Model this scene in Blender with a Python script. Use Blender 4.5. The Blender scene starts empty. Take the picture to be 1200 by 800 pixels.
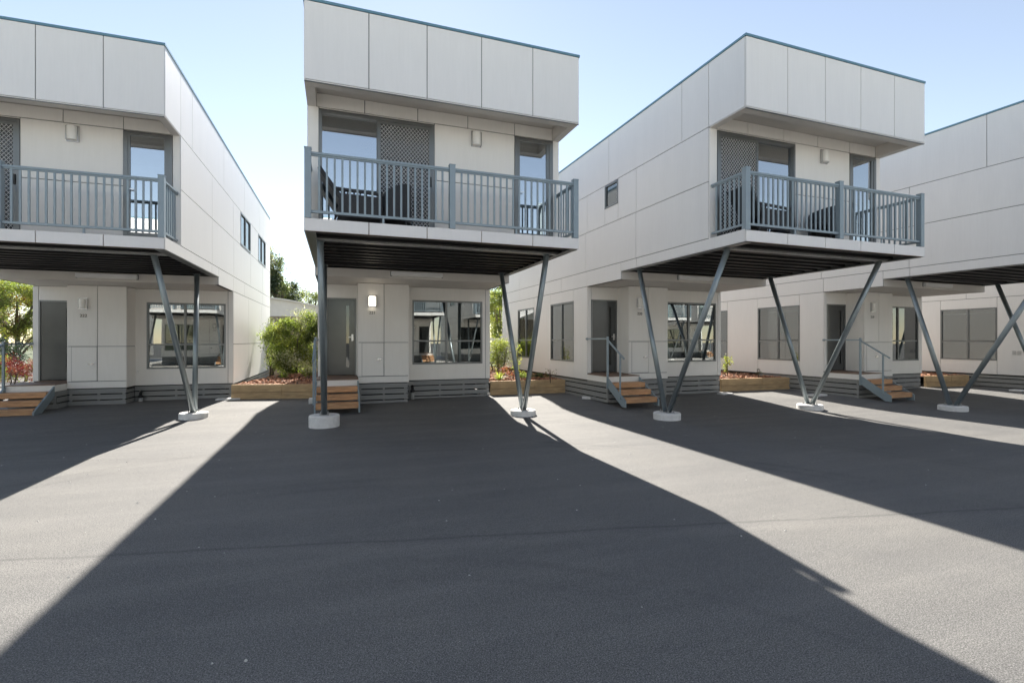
import bpy, math, random
from mathutils import Vector, Matrix
random.seed(7)
R = math.radians
scene = bpy.context.scene
COL = scene.collection

# ------------------------------------------------------------------ materials
def nodes_of(name):
    m = bpy.data.materials.new(name); m.use_nodes = True
    nt = m.node_tree; nt.nodes.clear()
    out = nt.nodes.new('ShaderNodeOutputMaterial')
    return m, nt, out
def N(nt, t, **kw):
    n = nt.nodes.new(t)
    for k, v in kw.items(): setattr(n, k, v)
    return n
def L(nt, a, b): nt.links.new(a, b)
def ramp(nt, fac, stops):
    r = N(nt, 'ShaderNodeValToRGB')
    el = r.color_ramp.elements
    el[0].position, el[0].color = stops[0][0], (*stops[0][1], 1)
    el[1].position, el[1].color = stops[-1][0], (*stops[-1][1], 1)
    for p, c in stops[1:-1]:
        e = el.new(p); e.color = (*c, 1)
    L(nt, fac, r.inputs[0]); return r
def noise(nt, vec, scale, detail=4, rough=.55):
    n = N(nt, 'ShaderNodeTexNoise'); n.inputs['Scale'].default_value = scale
    n.inputs['Detail'].default_value = detail; n.inputs['Roughness'].default_value = rough
    if vec is not None: L(nt, vec, n.inputs['Vector'])
    return n
def mapped(nt, src, scale):
    mp = N(nt, 'ShaderNodeMapping'); mp.inputs['Scale'].default_value = scale
    L(nt, src, mp.inputs['Vector']); return mp.outputs[0]
def mixc(nt, fac, a, b, mode='MIX'):
    m = N(nt, 'ShaderNodeMix', data_type='RGBA', blend_type=mode)
    for sock, v in ((m.inputs[0], fac), (m.inputs[6], a), (m.inputs[7], b)):
        if hasattr(v, 'links') or hasattr(v, 'is_linked'): L(nt, v, sock)
        elif isinstance(v, (int, float)): sock.default_value = v
        else: sock.default_value = (*v, 1)
    return m.outputs[2]
def simple(name, c, rough=.5, metal=0., var=.08, scale=3., stretch=(1, 1, 1), bump=0., bscale=60., spec=.5):
    m, nt, out = nodes_of(name)
    b = N(nt, 'ShaderNodeBsdfPrincipled')
    tc = N(nt, 'ShaderNodeTexCoord')
    v = mapped(nt, tc.outputs['Object'], stretch)
    n = noise(nt, v, scale, 5)
    r = ramp(nt, n.outputs[0], [(.3, tuple(x * (1 - var) for x in c)), (.7, tuple(min(1, x * (1 + var)) for x in c))])
    L(nt, r.outputs[0], b.inputs['Base Color'])
    b.inputs['Roughness'].default_value = rough; b.inputs['Metallic'].default_value = metal
    b.inputs['Specular IOR Level'].default_value = spec
    if bump:
        n2 = noise(nt, tc.outputs['Object'], bscale, 3)
        bp = N(nt, 'ShaderNodeBump'); bp.inputs['Strength'].default_value = bump; bp.inputs['Distance'].default_value = .004
        L(nt, n2.outputs[0], bp.inputs['Height']); L(nt, bp.outputs[0], b.inputs['Normal'])
    L(nt, b.outputs[0], out.inputs[0]); return m

def cladding_mat(name, c, rough):
    m, nt, out = nodes_of(name)
    b = N(nt, 'ShaderNodeBsdfPrincipled'); tc = N(nt, 'ShaderNodeTexCoord')
    n1 = noise(nt, mapped(nt, tc.outputs['Object'], (1.5, 1.5, .35)), 2.2, 6, .6)
    n2 = noise(nt, mapped(nt, tc.outputs['Object'], (9, 9, .6)), 3, 4, .6)
    a = ramp(nt, n1.outputs[0], [(.28, tuple(x * .975 for x in c)), (.72, tuple(x * 1.015 for x in c))])
    s = ramp(nt, n2.outputs[0], [(.3, (.975, .975, .972)), (.62, (1, 1, 1))])
    L(nt, mixc(nt, 1.0, a.outputs[0], s.outputs[0], 'MULTIPLY'), b.inputs['Base Color'])
    rr = N(nt, 'ShaderNodeMapRange'); rr.inputs[3].default_value = rough - .08; rr.inputs[4].default_value = rough + .1
    L(nt, n2.outputs[0], rr.inputs[0]); L(nt, rr.outputs[0], b.inputs['Roughness'])
    bp = N(nt, 'ShaderNodeBump'); bp.inputs['Strength'].default_value = .06; bp.inputs['Distance'].default_value = .006
    n3 = noise(nt, tc.outputs['Object'], 1.3, 2)
    L(nt, n3.outputs[0], bp.inputs['Height']); L(nt, bp.outputs[0], b.inputs['Normal'])
    L(nt, b.outputs[0], out.inputs[0]); return m

def asphalt_mat():
    m, nt, out = nodes_of('asphalt')
    b = N(nt, 'ShaderNodeBsdfPrincipled'); g = N(nt, 'ShaderNodeNewGeometry'); P = g.outputs['Position']
    fine = noise(nt, P, 130, 3, .75)
    vor = N(nt, 'ShaderNodeTexVoronoi'); vor.inputs['Scale'].default_value = 140; L(nt, P, vor.inputs['Vector'])
    big = noise(nt, P, .45, 5, .6)
    roll = noise(nt, mapped(nt, P, (.18, 1.6, 1)), 1.4, 6, .65)
    base = ramp(nt, fine.outputs[0], [(.36, (.056, .055, .053)), (.5, (.132, .129, .123)), (.64, (.27, .263, .25))])
    stones = ramp(nt, vor.outputs['Color'], [(.0, (.6, .6, .61)), (.5, (.97, .97, .97)), (.93, (1.2, 1.2, 1.19)), (1, (1.8, 1.78, 1.72))])
    c = mixc(nt, 1.0, base.outputs[0], stones.outputs[0], 'MULTIPLY')
    bigr = ramp(nt, big.outputs[0], [(.3, (.86, .87, .90)), (.7, (1.12, 1.11, 1.09))])
    c = mixc(nt, 1.0, c, bigr.outputs[0], 'MULTIPLY')
    rollr = ramp(nt, roll.outputs[0], [(.3, (.89, .89, .90)), (.52, (1, 1, 1)), (.76, (1.2, 1.19, 1.18))])
    c = mixc(nt, 1.0, c, rollr.outputs[0], 'MULTIPLY')
    # paving joint across the drive: t = y + 0.2 x (slightly wavy)
    sx = N(nt, 'ShaderNodeSeparateXYZ'); L(nt, P, sx.inputs[0])
    mx = N(nt, 'ShaderNodeMath', operation='MULTIPLY_ADD'); L(nt, sx.outputs[0], mx.inputs[0]); mx.inputs[1].default_value = .2; L(nt, sx.outputs[1], mx.inputs[2])
    wob = noise(nt, P, 1.3, 3); wm = N(nt, 'ShaderNodeMath', operation='MULTIPLY_ADD'); L(nt, wob.outputs[0], wm.inputs[0]); wm.inputs[1].default_value = .12; L(nt, mx.outputs[0], wm.inputs[2])
    def joint(t0, w):
        s = N(nt, 'ShaderNodeMath', operation='SUBTRACT'); L(nt, wm.outputs[0], s.inputs[0]); s.inputs[1].default_value = t0
        a = N(nt, 'ShaderNodeMath', operation='ABSOLUTE'); L(nt, s.outputs[0], a.inputs[0])
        r = N(nt, 'ShaderNodeMapRange'); r.inputs[1].default_value = 0; r.inputs[2].default_value = w; r.inputs[3].default_value = 1; r.inputs[4].default_value = 0
        L(nt, a.outputs[0], r.inputs[0]); return r.outputs[0]
    c = mixc(nt, 1.0, c, ramp(nt, joint(4.62, .035), [(0, (1, 1, 1)), (1, (.72, .72, .73))]).outputs[0], 'MULTIPLY')
    c = mixc(nt, 1.0, c, ramp(nt, joint(4.46, .14), [(0, (1, 1, 1)), (1, (1.13, 1.12, 1.11))]).outputs[0], 'MULTIPLY')
    c = mixc(nt, 1.0, c, ramp(nt, joint(8.25, .03), [(0, (1, 1, 1)), (1, (.8, .8, .8))]).outputs[0], 'MULTIPLY')
    # faint tyre arcs
    wv = N(nt, 'ShaderNodeTexWave', wave_type='RINGS', rings_direction='Z'); wv.inputs['Scale'].default_value = .16; wv.inputs['Distortion'].default_value = 3.5
    wv.inputs['Detail'].default_value = 2; wv.inputs['Detail Scale'].default_value = .35
    L(nt, mapped(nt, P, (1, .8, 1)), wv.inputs['Vector'])
    wr = ramp(nt, wv.outputs['Fac'], [(.90, (1, 1, 1)), (.955, (.84, .84, .845)), (1, (.97, .97, .97))])
    msk = noise(nt, P, .3, 2); mr_ = ramp(nt, msk.outputs[0], [(.45, (0, 0, 0)), (.6, (1, 1, 1))])
    c = mixc(nt, mr_.outputs[0], c, mixc(nt, 1.0, c, wr.outputs[0], 'MULTIPLY'))
    # dusty scuffs
    sc = noise(nt, mapped(nt, P, (.5, 3.5, 1)), 1.1, 7, .7)
    scr = ramp(nt, sc.outputs[0], [(.60, (0, 0, 0)), (.76, (1, 1, 1))])
    cm = N(nt, 'ShaderNodeMath', operation='MULTIPLY'); L(nt, scr.outputs[0], cm.inputs[0]); cm.inputs[1].default_value = .5
    c = mixc(nt, cm.outputs[0], c, (.19, .185, .175))
    L(nt, c, b.inputs['Base Color'])
    b.inputs['Roughness'].default_value = .82; b.inputs['Specular IOR Level'].default_value = .45
    bp = N(nt, 'ShaderNodeBump'); bp.inputs['Strength'].default_value = .55; bp.inputs['Distance'].default_value = .004
    L(nt, fine.outputs[0], bp.inputs['Height'])
    bp2 = N(nt, 'ShaderNodeBump'); bp2.inputs['Strength'].default_value = .4; bp2.inputs['Distance'].default_value = .02
    L(nt, big.outputs[0], bp2.inputs['Height']); L(nt, bp2.outputs[0], bp.inputs['Normal'])
    L(nt, bp.outputs[0], b.inputs['Normal']); L(nt, b.outputs[0], out.inputs[0]); return m

def wood_mat(name, c1, c2, axis=(1, 12, 12), rough=.6):
    m, nt, out = nodes_of(name); b = N(nt, 'ShaderNodeBsdfPrincipled'); tc = N(nt, 'ShaderNodeTexCoord')
    n = noise(nt, mapped(nt, tc.outputs['Object'], axis), 3.5, 8, .65)
    n2 = noise(nt, mapped(nt, tc.outputs['Object'], (1, 1, 3)), 1.7, 3, .6)
    r = ramp(nt, n.outputs[0], [(.25, c1), (.75, c2)])
    r2 = ramp(nt, n2.outputs[0], [(.3, (.8, .8, .8)), (.7, (1.15, 1.12, 1.08))])
    L(nt, mixc(nt, 1.0, r.outputs[0], r2.outputs[0], 'MULTIPLY'), b.inputs['Base Color'])
    b.inputs['Roughness'].default_value = rough
    bp = N(nt, 'ShaderNodeBump'); bp.inputs['Strength'].default_value = .4; bp.inputs['Distance'].default_value = .004
    L(nt, n.outputs[0], bp.inputs['Height']); L(nt, bp.outputs[0], b.inputs['Normal'])
    L(nt, b.outputs[0], out.inputs[0]); return m

def glass_mat(name, refl, tint, fr=.35):
    m, nt, out = nodes_of(name)
    gl = N(nt, 'ShaderNodeBsdfGlossy'); gl.inputs['Roughness'].default_value = .012; gl.inputs['Color'].default_value = (*refl, 1)
    tr = N(nt, 'ShaderNodeBsdfTransparent'); tr.inputs['Color'].default_value = (*tint, 1)
    tc = N(nt, 'ShaderNodeTexCoord'); n = noise(nt, tc.outputs['Object'], .9, 1)
    bp = N(nt, 'ShaderNodeBump'); bp.inputs['Strength'].default_value = .05; bp.inputs['Distance'].default_value = .02
    L(nt, n.outputs[0], bp.inputs['Height']); L(nt, bp.outputs[0], gl.inputs['Normal'])
    f = N(nt, 'ShaderNodeFresnel'); f.inputs[0].default_value = 1.5
    mr = N(nt, 'ShaderNodeMapRange'); mr.inputs[3].default_value = fr; mr.inputs[4].default_value = 1; L(nt, f.outputs[0], mr.inputs[0])
    mx = N(nt, 'ShaderNodeMixShader'); L(nt, mr.outputs[0], mx.inputs[0]); L(nt, tr.outputs[0], mx.inputs[1]); L(nt, gl.outputs[0], mx.inputs[2])
    L(nt, mx.outputs[0], out.inputs[0]); return m

def leaf_mat(name, c, tl=.45):
    m, nt, out = nodes_of(name)
    d = N(nt, 'ShaderNodeBsdfPrincipled'); d.inputs['Roughness'].default_value = .45
    t = N(nt, 'ShaderNodeBsdfTranslucent')
    g = N(nt, 'ShaderNodeNewGeometry')
    r = ramp(nt, g.outputs['Random Per Island'], [(0, tuple(x * .55 for x in c)), (.5, c), (1, tuple(min(1, x * 1.6) for x in c))])
    L(nt, r.outputs[0], d.inputs['Base Color'])
    L(nt, mixc(nt, 1.0, r.outputs[0], (1.5, 1.6, .7), 'MULTIPLY'), t.inputs['Color'])
    mx = N(nt, 'ShaderNodeMixShader'); mx.inputs[0].default_value = tl
    L(nt, d.outputs[0], mx.inputs[1]); L(nt, t.outputs[0], mx.inputs[2]); L(nt, mx.outputs[0], out.inputs[0]); return m

def lamp_mat(name, strength):
    m, nt, out = nodes_of(name); b = N(nt, 'ShaderNodeBsdfPrincipled')
    b.inputs['Base Color'].default_value = (.85, .84, .8, 1); b.inputs['Roughness'].default_value = .3
    b.inputs['Emission Color'].default_value = (1, .93, .8, 1); b.inputs['Emission Strength'].default_value = strength
    L(nt, b.outputs[0], out.inputs[0]); return m

M = dict(
    clad=cladding_mat('painted fibre cement', (.80, .785, .765), .42),
    cladlow=cladding_mat('painted fibre cement warm', (.84, .82, .78), .5),
    gap=simple('panel joint', (.10, .105, .115), .8),
    soffit=simple('soffit sheet', (.70, .665, .62), .6, var=.03),
    cap=simple('blue grey steel capping', (.14, .27, .33), .35, .3, var=.06),
    rail=simple('blue grey powder coat', (.255, .32, .355), .38, .1, var=.05),
    strut=simple('dark blue grey steel', (.24, .28, .295), .32, .45, var=.1),
    frame=simple('grey aluminium', (.19, .20, .20), .35, .5, var=.05),
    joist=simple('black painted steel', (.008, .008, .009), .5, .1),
    galv=simple('galvanised steel', (.42, .43, .43), .4, .7, var=.12, scale=14),
    conc=simple('cast concrete', (.74, .73, .71), .85, var=.12, scale=9, bump=.5),
    skirt=simple('grey skirting board', (.26, .265, .26), .5, var=.10, scale=4, stretch=(.5, 3, 8)),
    reveal=simple('cupboard reveal', (.40, .39, .37), .7),
    grille=simple('light grey grille wire', (.62, .62, .61), .5, var=.03),
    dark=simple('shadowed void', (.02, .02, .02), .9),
    door=simple('satin grey door', (.09, .095, .095), .18, .4, var=.06),
    glass=glass_mat('window glass', (.74, .77, .77), (.50, .54, .54), .22),
    glassup=glass_mat('balcony glass', (.90, .94, .97), (.55, .58, .58), .55),
    frost=glass_mat('narrow door glass', (.55, .57, .57), (.1, .1, .1), .10),
    blind=simple('roller blind fabric', (.20, .20, .195), .8, var=.04),
    white=simple('white enamel', (.88, .88, .87), .35, var=.03),
    inner=simple('interior plaster', (.30, .29, .27), .8),
    carpet=simple('interior floor', (.10, .085, .07), .8),
    steel=simple('brushed steel', (.6, .6, .6), .25, .9, var=.05),
    tread=wood_mat('oiled timber tread', (.42, .21, .10), (.68, .40, .22)),
    sill=wood_mat('timber deck board', (.16, .10, .07), (.28, .19, .14)),
    sleeper=wood_mat('weathered timber sleeper', (.36, .24, .13), (.62, .45, .26), (1, 5, 9), .8),
    number=simple('bronze numerals', (.10, .085, .07), .4, .5),
    lamp=lamp_mat('opal lamp diffuser', 0.0), lamp_on=lamp_mat('lit lamp diffuser', 1.3),
    vinyl=simple('dark woven resin', (.035, .037, .042), .5, var=.3, scale=60, bump=.8, bscale=90),
    pvc=simple('grey pvc pipe', (.33, .34, .34), .4), black=simple('black rubber', (.02, .02, .02), .6),
    roof=simple('steel roofing', (.5, .52, .53), .4, .4),
    block=simple('split face block', (.24, .20, .15), .9, var=.3, scale=9, bump=.8),
    shed=simple('pale steel roof sheet', (.62, .60, .55), .5, var=.05),
    bark=simple('bark', (.12, .09, .065), .9, var=.3, scale=9, stretch=(4, 4, 1), bump=.8),
    mulch=simple('red bark mulch', (.34, .16, .10), .95, var=.5, scale=38, bump=1.0, bscale=40),
    soil=simple('garden soil', (.09, .06, .04), .95, var=.4, scale=14, bump=.8),
)
# insect mesh: dark, see-through
_m, _nt, _o = nodes_of('insect mesh')
_d = N(_nt, 'ShaderNodeBsdfDiffuse'); _d.inputs[0].default_value = (.13, .135, .14, 1); _t = N(_nt, 'ShaderNodeBsdfTransparent')
_x = N(_nt, 'ShaderNodeMixShader'); _x.inputs[0].default_value = .45; L(_nt, _t.outputs[0], _x.inputs[2]); L(_nt, _d.outputs[0], _x.inputs[1]); L(_nt, _x.outputs[0], _o.inputs[0])
M['fly'] = _m
M['asphalt'] = asphalt_mat()

# ------------------------------------------------------------------ mesh helpers
class MB:
    def __init__(s): s.v = []; s.f = []; s.m = []
    def add(s, vs, fs, mi=0):
        o = len(s.v); s.v += [tuple(p) for p in vs]
        s.f += [tuple(i + o for i in f) for f in fs]; s.m += [mi] * len(fs); return s
    def box(s, x0, x1, y0, y1, z0, z1, mi=0):
        v = [(x0,y0,z0),(x1,y0,z0),(x1,y1,z0),(x0,y1,z0),(x0,y0,z1),(x1,y0,z1),(x1,y1,z1),(x0,y1,z1)]
        return s.add(v, [(0,3,2,1),(4,5,6,7),(0,1,5,4),(1,2,6,5),(2,3,7,6),(3,0,4,7)], mi)
    def bar(s, p, q, w, h, up=(0, 0, 1), mi=0):
        p = Vector(p); q = Vector(q); d = (q - p).normalized(); up = Vector(up)
        sd = d.cross(up).normalized(); u = sd.cross(d).normalized()
        v = [p + sd*a*w/2 + u*b*h/2 for a, b in ((-1,-1),(1,-1),(1,1),(-1,1))] + [q + sd*a*w/2 + u*b*h/2 for a, b in ((-1,-1),(1,-1),(1,1),(-1,1))]
        return s.add(v, [(0,3,2,1),(4,5,6,7),(0,1,5,4),(1,2,6,5),(2,3,7,6),(3,0,4,7)], mi)
    def tube(s, pts, r, n=14, mi=0):
        pts = [Vector(p) for p in pts]; rs = r if isinstance(r, (list, tuple)) else [r]*len(pts)
        d0 = (pts[1]-pts[0]).normalized(); a = d0.cross(Vector((0,0,1)))
        if a.length < .05: a = Vector((1,0,0))
        a.normalize(); rings = []
        for i, p in enumerate(pts):
            d = (pts[min(i+1,len(pts)-1)] - pts[max(i-1,0)]).normalized()
            a = (a - d*a.dot(d)).normalized(); b = d.cross(a)
            rings.append([p + (a*math.cos(2*math.pi*k/n) + b*math.sin(2*math.pi*k/n))*rs[i] for k in range(n)])
        v = [q for r_ in rings for q in r_]; f = []
        for i in range(len(pts)-1):
            for k in range(n): f.append((i*n+k, i*n+(k+1)%n, (i+1)*n+(k+1)%n, (i+1)*n+k))
        f.append(tuple(range(n-1,-1,-1))); f.append(tuple((len(pts)-1)*n+k for k in range(n)))
        return s.add(v, f, mi)
    def prism(s, poly, x0, x1, mi=0):          # poly in (y,z), extruded along x
        n = len(poly); v = [(x0,y,z) for y,z in poly]+[(x1,y,z) for y,z in poly]
        return s.add(v, [tuple(range(n-1,-1,-1)), tuple(range(n,2*n))]+[(i,(i+1)%n,n+(i+1)%n,n+i) for i in range(n)], mi)
    def build(s, name, mat, parent=None, smooth=False, bevel=0):
        me = bpy.data.meshes.new(name); me.from_pydata(s.v, [], s.f)
        mats = mat if isinstance(mat, (list, tuple)) else [mat]
        for k in mats: me.materials.append(k)
        if any(s.m):
            for p, k in zip(me.polygons, s.m): p.material_index = k
        import bmesh
        bm = bmesh.new(); bm.from_mesh(me); bmesh.ops.recalc_face_normals(bm, faces=bm.faces); bm.to_mesh(me); bm.free()
        o = bpy.data.objects.new(name, me); COL.objects.link(o)
        if parent: o.parent = parent
        if smooth:
            for p in me.polygons: p.use_smooth = len(p.vertices) == 4
        if bevel:
            b = o.modifiers.new('bevel', 'BEVEL'); b.width = bevel; b.segments = 2; b.limit_method = 'ANGLE'
        return o
def bx(name, mat, parent, *a, bevel=0): return MB().box(*a).build(name, mat, parent, bevel=bevel)
def tag(o, label=None, cat=None, group=None, kind=None):
    if label: o['label'] = label
    if cat: o['category'] = cat
    if group: o['group'] = group
    if kind: o['kind'] = kind
    return o
def empty(name, loc, rz=0, parent=None):
    o = bpy.data.objects.new(name, None); o.empty_display_size = .2; COL.objects.link(o)
    o.location = loc; o.rotation_euler = (0, 0, rz); o.parent = parent; return o
def copy_tree(o, parent=None):
    c = o.copy(); COL.objects.link(c); c.parent = parent
    for k in list(KIDS.get(o.name, o.children)): copy_tree(k, c)
    return c
KIDS = {}

def subtract(r, holes):
    out = [r]
    for h in holes:
        nxt = []
        for (a0, a1, b0, b1) in out:
            c0, c1, d0, d1 = max(a0, h[0]), min(a1, h[1]), max(b0, h[2]), min(b1, h[3])
            if c0 >= c1 or d0 >= d1: nxt.append((a0, a1, b0, b1)); continue
            if a0 < c0: nxt.append((a0, c0, b0, b1))
            if c1 < a1: nxt.append((c1, a1, b0, b1))
            if b0 < d0: nxt.append((c0, c1, b0, d0))
            if d1 < b1: nxt.append((c0, c1, d1, b1))
        out = nxt
    return out
GAP = .014
def clad(pm, bm_, ax, pos, s, rects, holes=(), t=.02, back=.07, clip=None):
    """wall panels on plane ax=pos, outward sign s; rects (u0,u1,z0,z1)"""
    def put(mb, r, w0, w1):
        lo, hi = sorted((w0, w1))
        if ax == 'y': mb.box(r[0], r[1], lo, hi, r[2], r[3])
        else: mb.box(lo, hi, r[0], r[1], r[2], r[3])
    g = GAP/2
    for (a0, a1, b0, b1) in rects:
        for r in subtract((a0+g, a1-g, b0+g, b1-g), holes): put(pm, r, pos, pos - s*t)
        q = (a0, a1, b0, b1)
        if clip: q = (max(a0, clip[0]), min(a1, clip[1]), b0, b1)
        for r in subtract((q[0], q[1], b0+.002, b1-.002), holes): put(bm_, r, pos - s*(t+.001), pos - s*(t+back))

def window(parent, ax, pos, s, u0, u1, z0, z1, mull=(), trans=(), blind=0., name='window', fw=.045, pelmet=True, halfblind=None):
    """frame / pane / blind; wall plane ax=pos with outward sign s"""
    def B(mb, a0, a1, b0, b1, d0, d1):
        lo, hi = sorted((pos + s*d0, pos + s*d1))
        if ax == 'y': mb.box(a0, a1, lo, hi, b0, b1)
        else: mb.box(lo, hi, a0, a1, b0, b1)
    m = MB()
    B(m, u0, u1, z1-fw, z1, -.07, .008); B(m, u0, u1, z0, z0+fw, -.07, .012)
    B(m, u0, u0+fw, z0+fw, z1-fw, -.07, .008); B(m, u1-fw, u1, z0+fw, z1-fw, -.07, .008)
    fr = m.build(name, M['frame'], parent)
    for k in mull:
        q = MB(); B(q, k-.028, k+.028, z0+fw, z1-fw, -.06, .002); q.build('mullion', M['frame'], fr)
    for k in trans:
        q = MB()
        xs = [u0+fw] + [t for kk in mull for t in (kk-.028, kk+.028)] + [u1-fw]
        for i in range(0, len(xs), 2): B(q, xs[i], xs[i+1], k-.022, k+.022, -.055, -.002)
        q.build('transom', M['frame'], fr)
    p = MB(); B(p, u0+fw-.004, u1-fw+.004, z0+fw-.004, z1-fw+.004, -.036, -.030); p.build('pane', M['glass'], fr)
    if pelmet:
        q = MB(); B(q, u0+.03, u1-.03, z1-.20, z1-.155, -.13, -.10); q.build('blind_rail', M['white'], fr)
    if blind:
        hb = halfblind or (u0+.03, u1-.03)
        q = MB(); B(q, hb[0], hb[1], z1-.2-blind*(z1-z0-.25), z1-.203, -.118, -.112); q.build('blind', M['blind'], fr)
    return fr

def lamp(parent, x, y, z, lit=False, name='wall_lamp'):
    e = MB(); e.box(x-.10, x+.10, y-.025, y, z-.15, z+.15)
    b = e.build(name, M['steel'], parent, bevel=.004)
    d = MB(); n = 10; pts = []
    for i in range(n+1):
        a = math.pi*i/n; pts.append((x-.084*math.cos(a), y-.026-.085*math.sin(a)**.7))
    v = [(px, py, z-.12) for px, py in pts]+[(px, py, z+.12) for px, py in pts]; k = n+1
    d.add(v, [tuple(range(k)), tuple(range(2*k-1, k-1, -1)), (0, k, 2*k-1, k-1)]+[(i, i+1, k+i+1, k+i) for i in range(n)])
    d.build('diffuser', M['lamp_on'] if lit else M['lamp'], b)
    f = MB()
    for sx in (-1, 1): f.box(x+sx*.093-.005, x+sx*.093+.005, y-.06, y-.026, z-.128, z+.128)
    f.box(x-.09, x+.09, y-.05, y-.0255, z+.126, z+.136)
    f.build('lamp_bracket', M['steel'], b)
    return b

def text_part(txt, size, x, y, z, parent, mat):
    cu = bpy.data.curves.new('house_number', 'FONT'); cu.body = txt; cu.size = size; cu.extrude = .004; cu.align_x = 'CENTER'
    o = bpy.data.objects.new('tmp', cu); COL.objects.link(o)
    dg = bpy.context.evaluated_depsgraph_get(); me = bpy.data.meshes.new_from_object(o.evaluated_get(dg))
    bpy.data.objects.remove(o)
    me.transform(Matrix.Translation((x, y, z)) @ Matrix.Rotation(math.pi/2, 4, 'X'))
    me.materials.clear(); me.materials.append(mat)
    r = bpy.data.objects.new('house_number', me); COL.objects.link(r); r.parent = parent; return r

def ground_z(x, y):
    t = y + .2*x
    def ss(a, b, v):
        v = max(0, min(1, (v-a)/(b-a))); return v*v*(3-2*v)
    return .11*ss(10.8, 14.4, t) + .04*ss(14.4, 17, t)

W, LEN = 4.8, 13.3
ZR, ZP, ZS, ZB, ZF = 7.12, 5.85, 3.68, 3.47, 3.27   # roof, parapet underside, deck top, deck underside, lower soffit
YU, YJ, YF = .90, 4.02, 5.79
def build_cabin(origin, yaw, dz=0, flip=False, door=(.13, .98), cab=(1.0, 2.33), win=(2.60, 4.60), number='221',
                lit=False, pads=(.24, .12), fullblind=False):
    c = empty('two_storey_cabin', (origin[0], origin[1], dz), yaw)
    P, B = MB(), MB()
    inner = (.024, W-.024)
    # ---- parapet, front
    fx = [0, .98, 1.93, 2.89, 3.86, W]
    clad(P, B, 'y', 0, -1, [(fx[i], fx[i+1], ZP, ZR-.03) for i in range(5)], clip=(.024, W-.024), back=.04)
    # ---- side walls (left x=0, right x=W)
    top = [.022, .92, 1.70, 4.60, 7.5, 10.4, 12.2, LEN]
    Lh = [(6.62, 8.30, 1.08, 2.92), (9.74, 11.40, 1.08, 2.92), (4.15, 4.80, 5.22, 5.84)]
    Rh = [(6.86, 8.57, 4.83, 5.84), (10.2, 12.0, 4.83, 5.84)]
    for (x, s, holes, right) in ((0, -1, Lh, False), (W, 1, Rh, True)):
        rc = [(top[i], top[i+1], ZP, ZR-.03) for i in range(7)]
        mid = [.922, 3.36, 5.78, 8.57, 11.2, LEN] if right else [.922, 3.35, 4.15, 4.80, 5.78, 8.6, 11.4, LEN]
        rc += [(mid[i], mid[i+1], 4.80, ZP) for i in range(len(mid)-1)]
        lo = [.922, 3.36, 5.86, 8.6, 11.2, LEN]
        rc += [(lo[i], lo[i+1], 3.70, 4.80) for i in range(5)]
        rc += [(.022, 3.34, ZB, 3.70), (3.34, YJ, ZB, 3.70), (YJ, YF, ZF, 3.70), (YF, 7.5, ZF, 3.70), (7.5, 11.2, ZF, 3.70), (11.2, LEN, ZF, 3.70)]
        g = [YF, 6.62, 8.30, 9.74, 11.40, LEN]
        rc += [(g[i], g[i+1], .60, ZF) for i in range(5)] if not right else [(YF, 8.2, 1.75, ZF), (YF, 8.2, .6, 1.75), (8.2, 11.0, 1.75, ZF), (8.2, 11., .6, 1.75), (11., LEN, .6, ZF)]
        clad(P, B, 'x', x, s, rc, holes)
        for h in holes:
            small = h[1]-h[0] < 1
            window(c, 'x', x, s, *h, mull=() if small else ((h[0]+h[1])/2,), trans=() if (small or right) else (1.74,),
                   blind=0 if (small or right) else (.97 if fullblind else .60), pelmet=not small and not right,
                   halfblind=None if fullblind else ((h[0]+h[1])/2, h[1]-.03))
    # back wall
    clad(P, B, 'y', LEN, 1, [(0, 2.4, 3.4, ZR-.03), (2.4, W, 3.4, ZR-.03), (0, 2.4, .6, 3.4), (2.4, W, .6, 3.4)], clip=(.024, W-.024))
    P.build('wall_cladding', M['clad'], c)
    # ---- recessed fronts
    P2 = MB()
    hol = [(.19, 2.22, 3.0, 5.82), (3.83, 4.66, 3.0, 5.83)]
    clad(P2, B, 'y', YU, -1, [((.15, .96, 1.91, 2.87, 3.83)[i], (.96, 1.91, 2.87, 3.83, W-.15)[i], 5.84, 6.08) for i in range(5)] , hol)
    clad(P2, B, 'y', YU, -1, [(0, .19, ZS+.002, 5.84), (4.66, W, ZS+.002, 5.84), (2.22, 3.83, 4.77, 5.84), (2.22, 3.83, ZS+.002, 4.77), (.19, 2.22, 5.80, 5.84), (3.83, 4.66, 5.80, 5.84)], hol, clip=(.024, W-.024))
    P2.build('balcony_wall', M['cladlow'], c); P2 = MB(); P3 = MB()
    YW = 5.772; YC = 5.2
    ground_front = [(0, door[0], .79, ZF), (door[0], door[1]+.05 if door[1]+.05 < cab[0] else cab[0], .79, ZF)]
    ground_front[1] = (door[0], cab[0]+.02, .79, ZF)
    clad(P2, B, 'y', YW, -1, ground_front, [(door[0], door[1], .7, 2.90)], clip=(.024, W-.024))
    clad(P2, B, 'y', YW, -1, [(cab[1]-.02, 4.66, .62, ZF), (4.66, W, .62, ZF)], [(win[0], win[1], 1.07, 2.90)], clip=(.024, W-.024))
    cs = cab[0]+.67   # cupboard seam
    clad(P3, B, 'y', YC, -1, [(cab[0], cs, 1.70, ZF-.004), (cs, cab[1], 1.70, ZF-.004), (cab[0], cs, .80, 1.70), (cs, cab[1], .80, 1.70), (cab[0], cab[1], .62, .80)], clip=(cab[0]+.024, cab[1]-.024))
    clad(P3, B, 'x', cab[0], -1, [(YC+.022, YW+.1, .79, ZF-.004)]); clad(P3, B, 'x', cab[1], 1, [(YC+.022, YW+.1, 1.70, ZF-.004), (YC+.022, YW+.1, .62, 1.70)])
    P2.build('entry_wall', M['cladlow'], c); P3.build('meter_block_wall', M['cladlow'], c)
    B.build('wall_backing', M['gap'], c)
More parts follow.
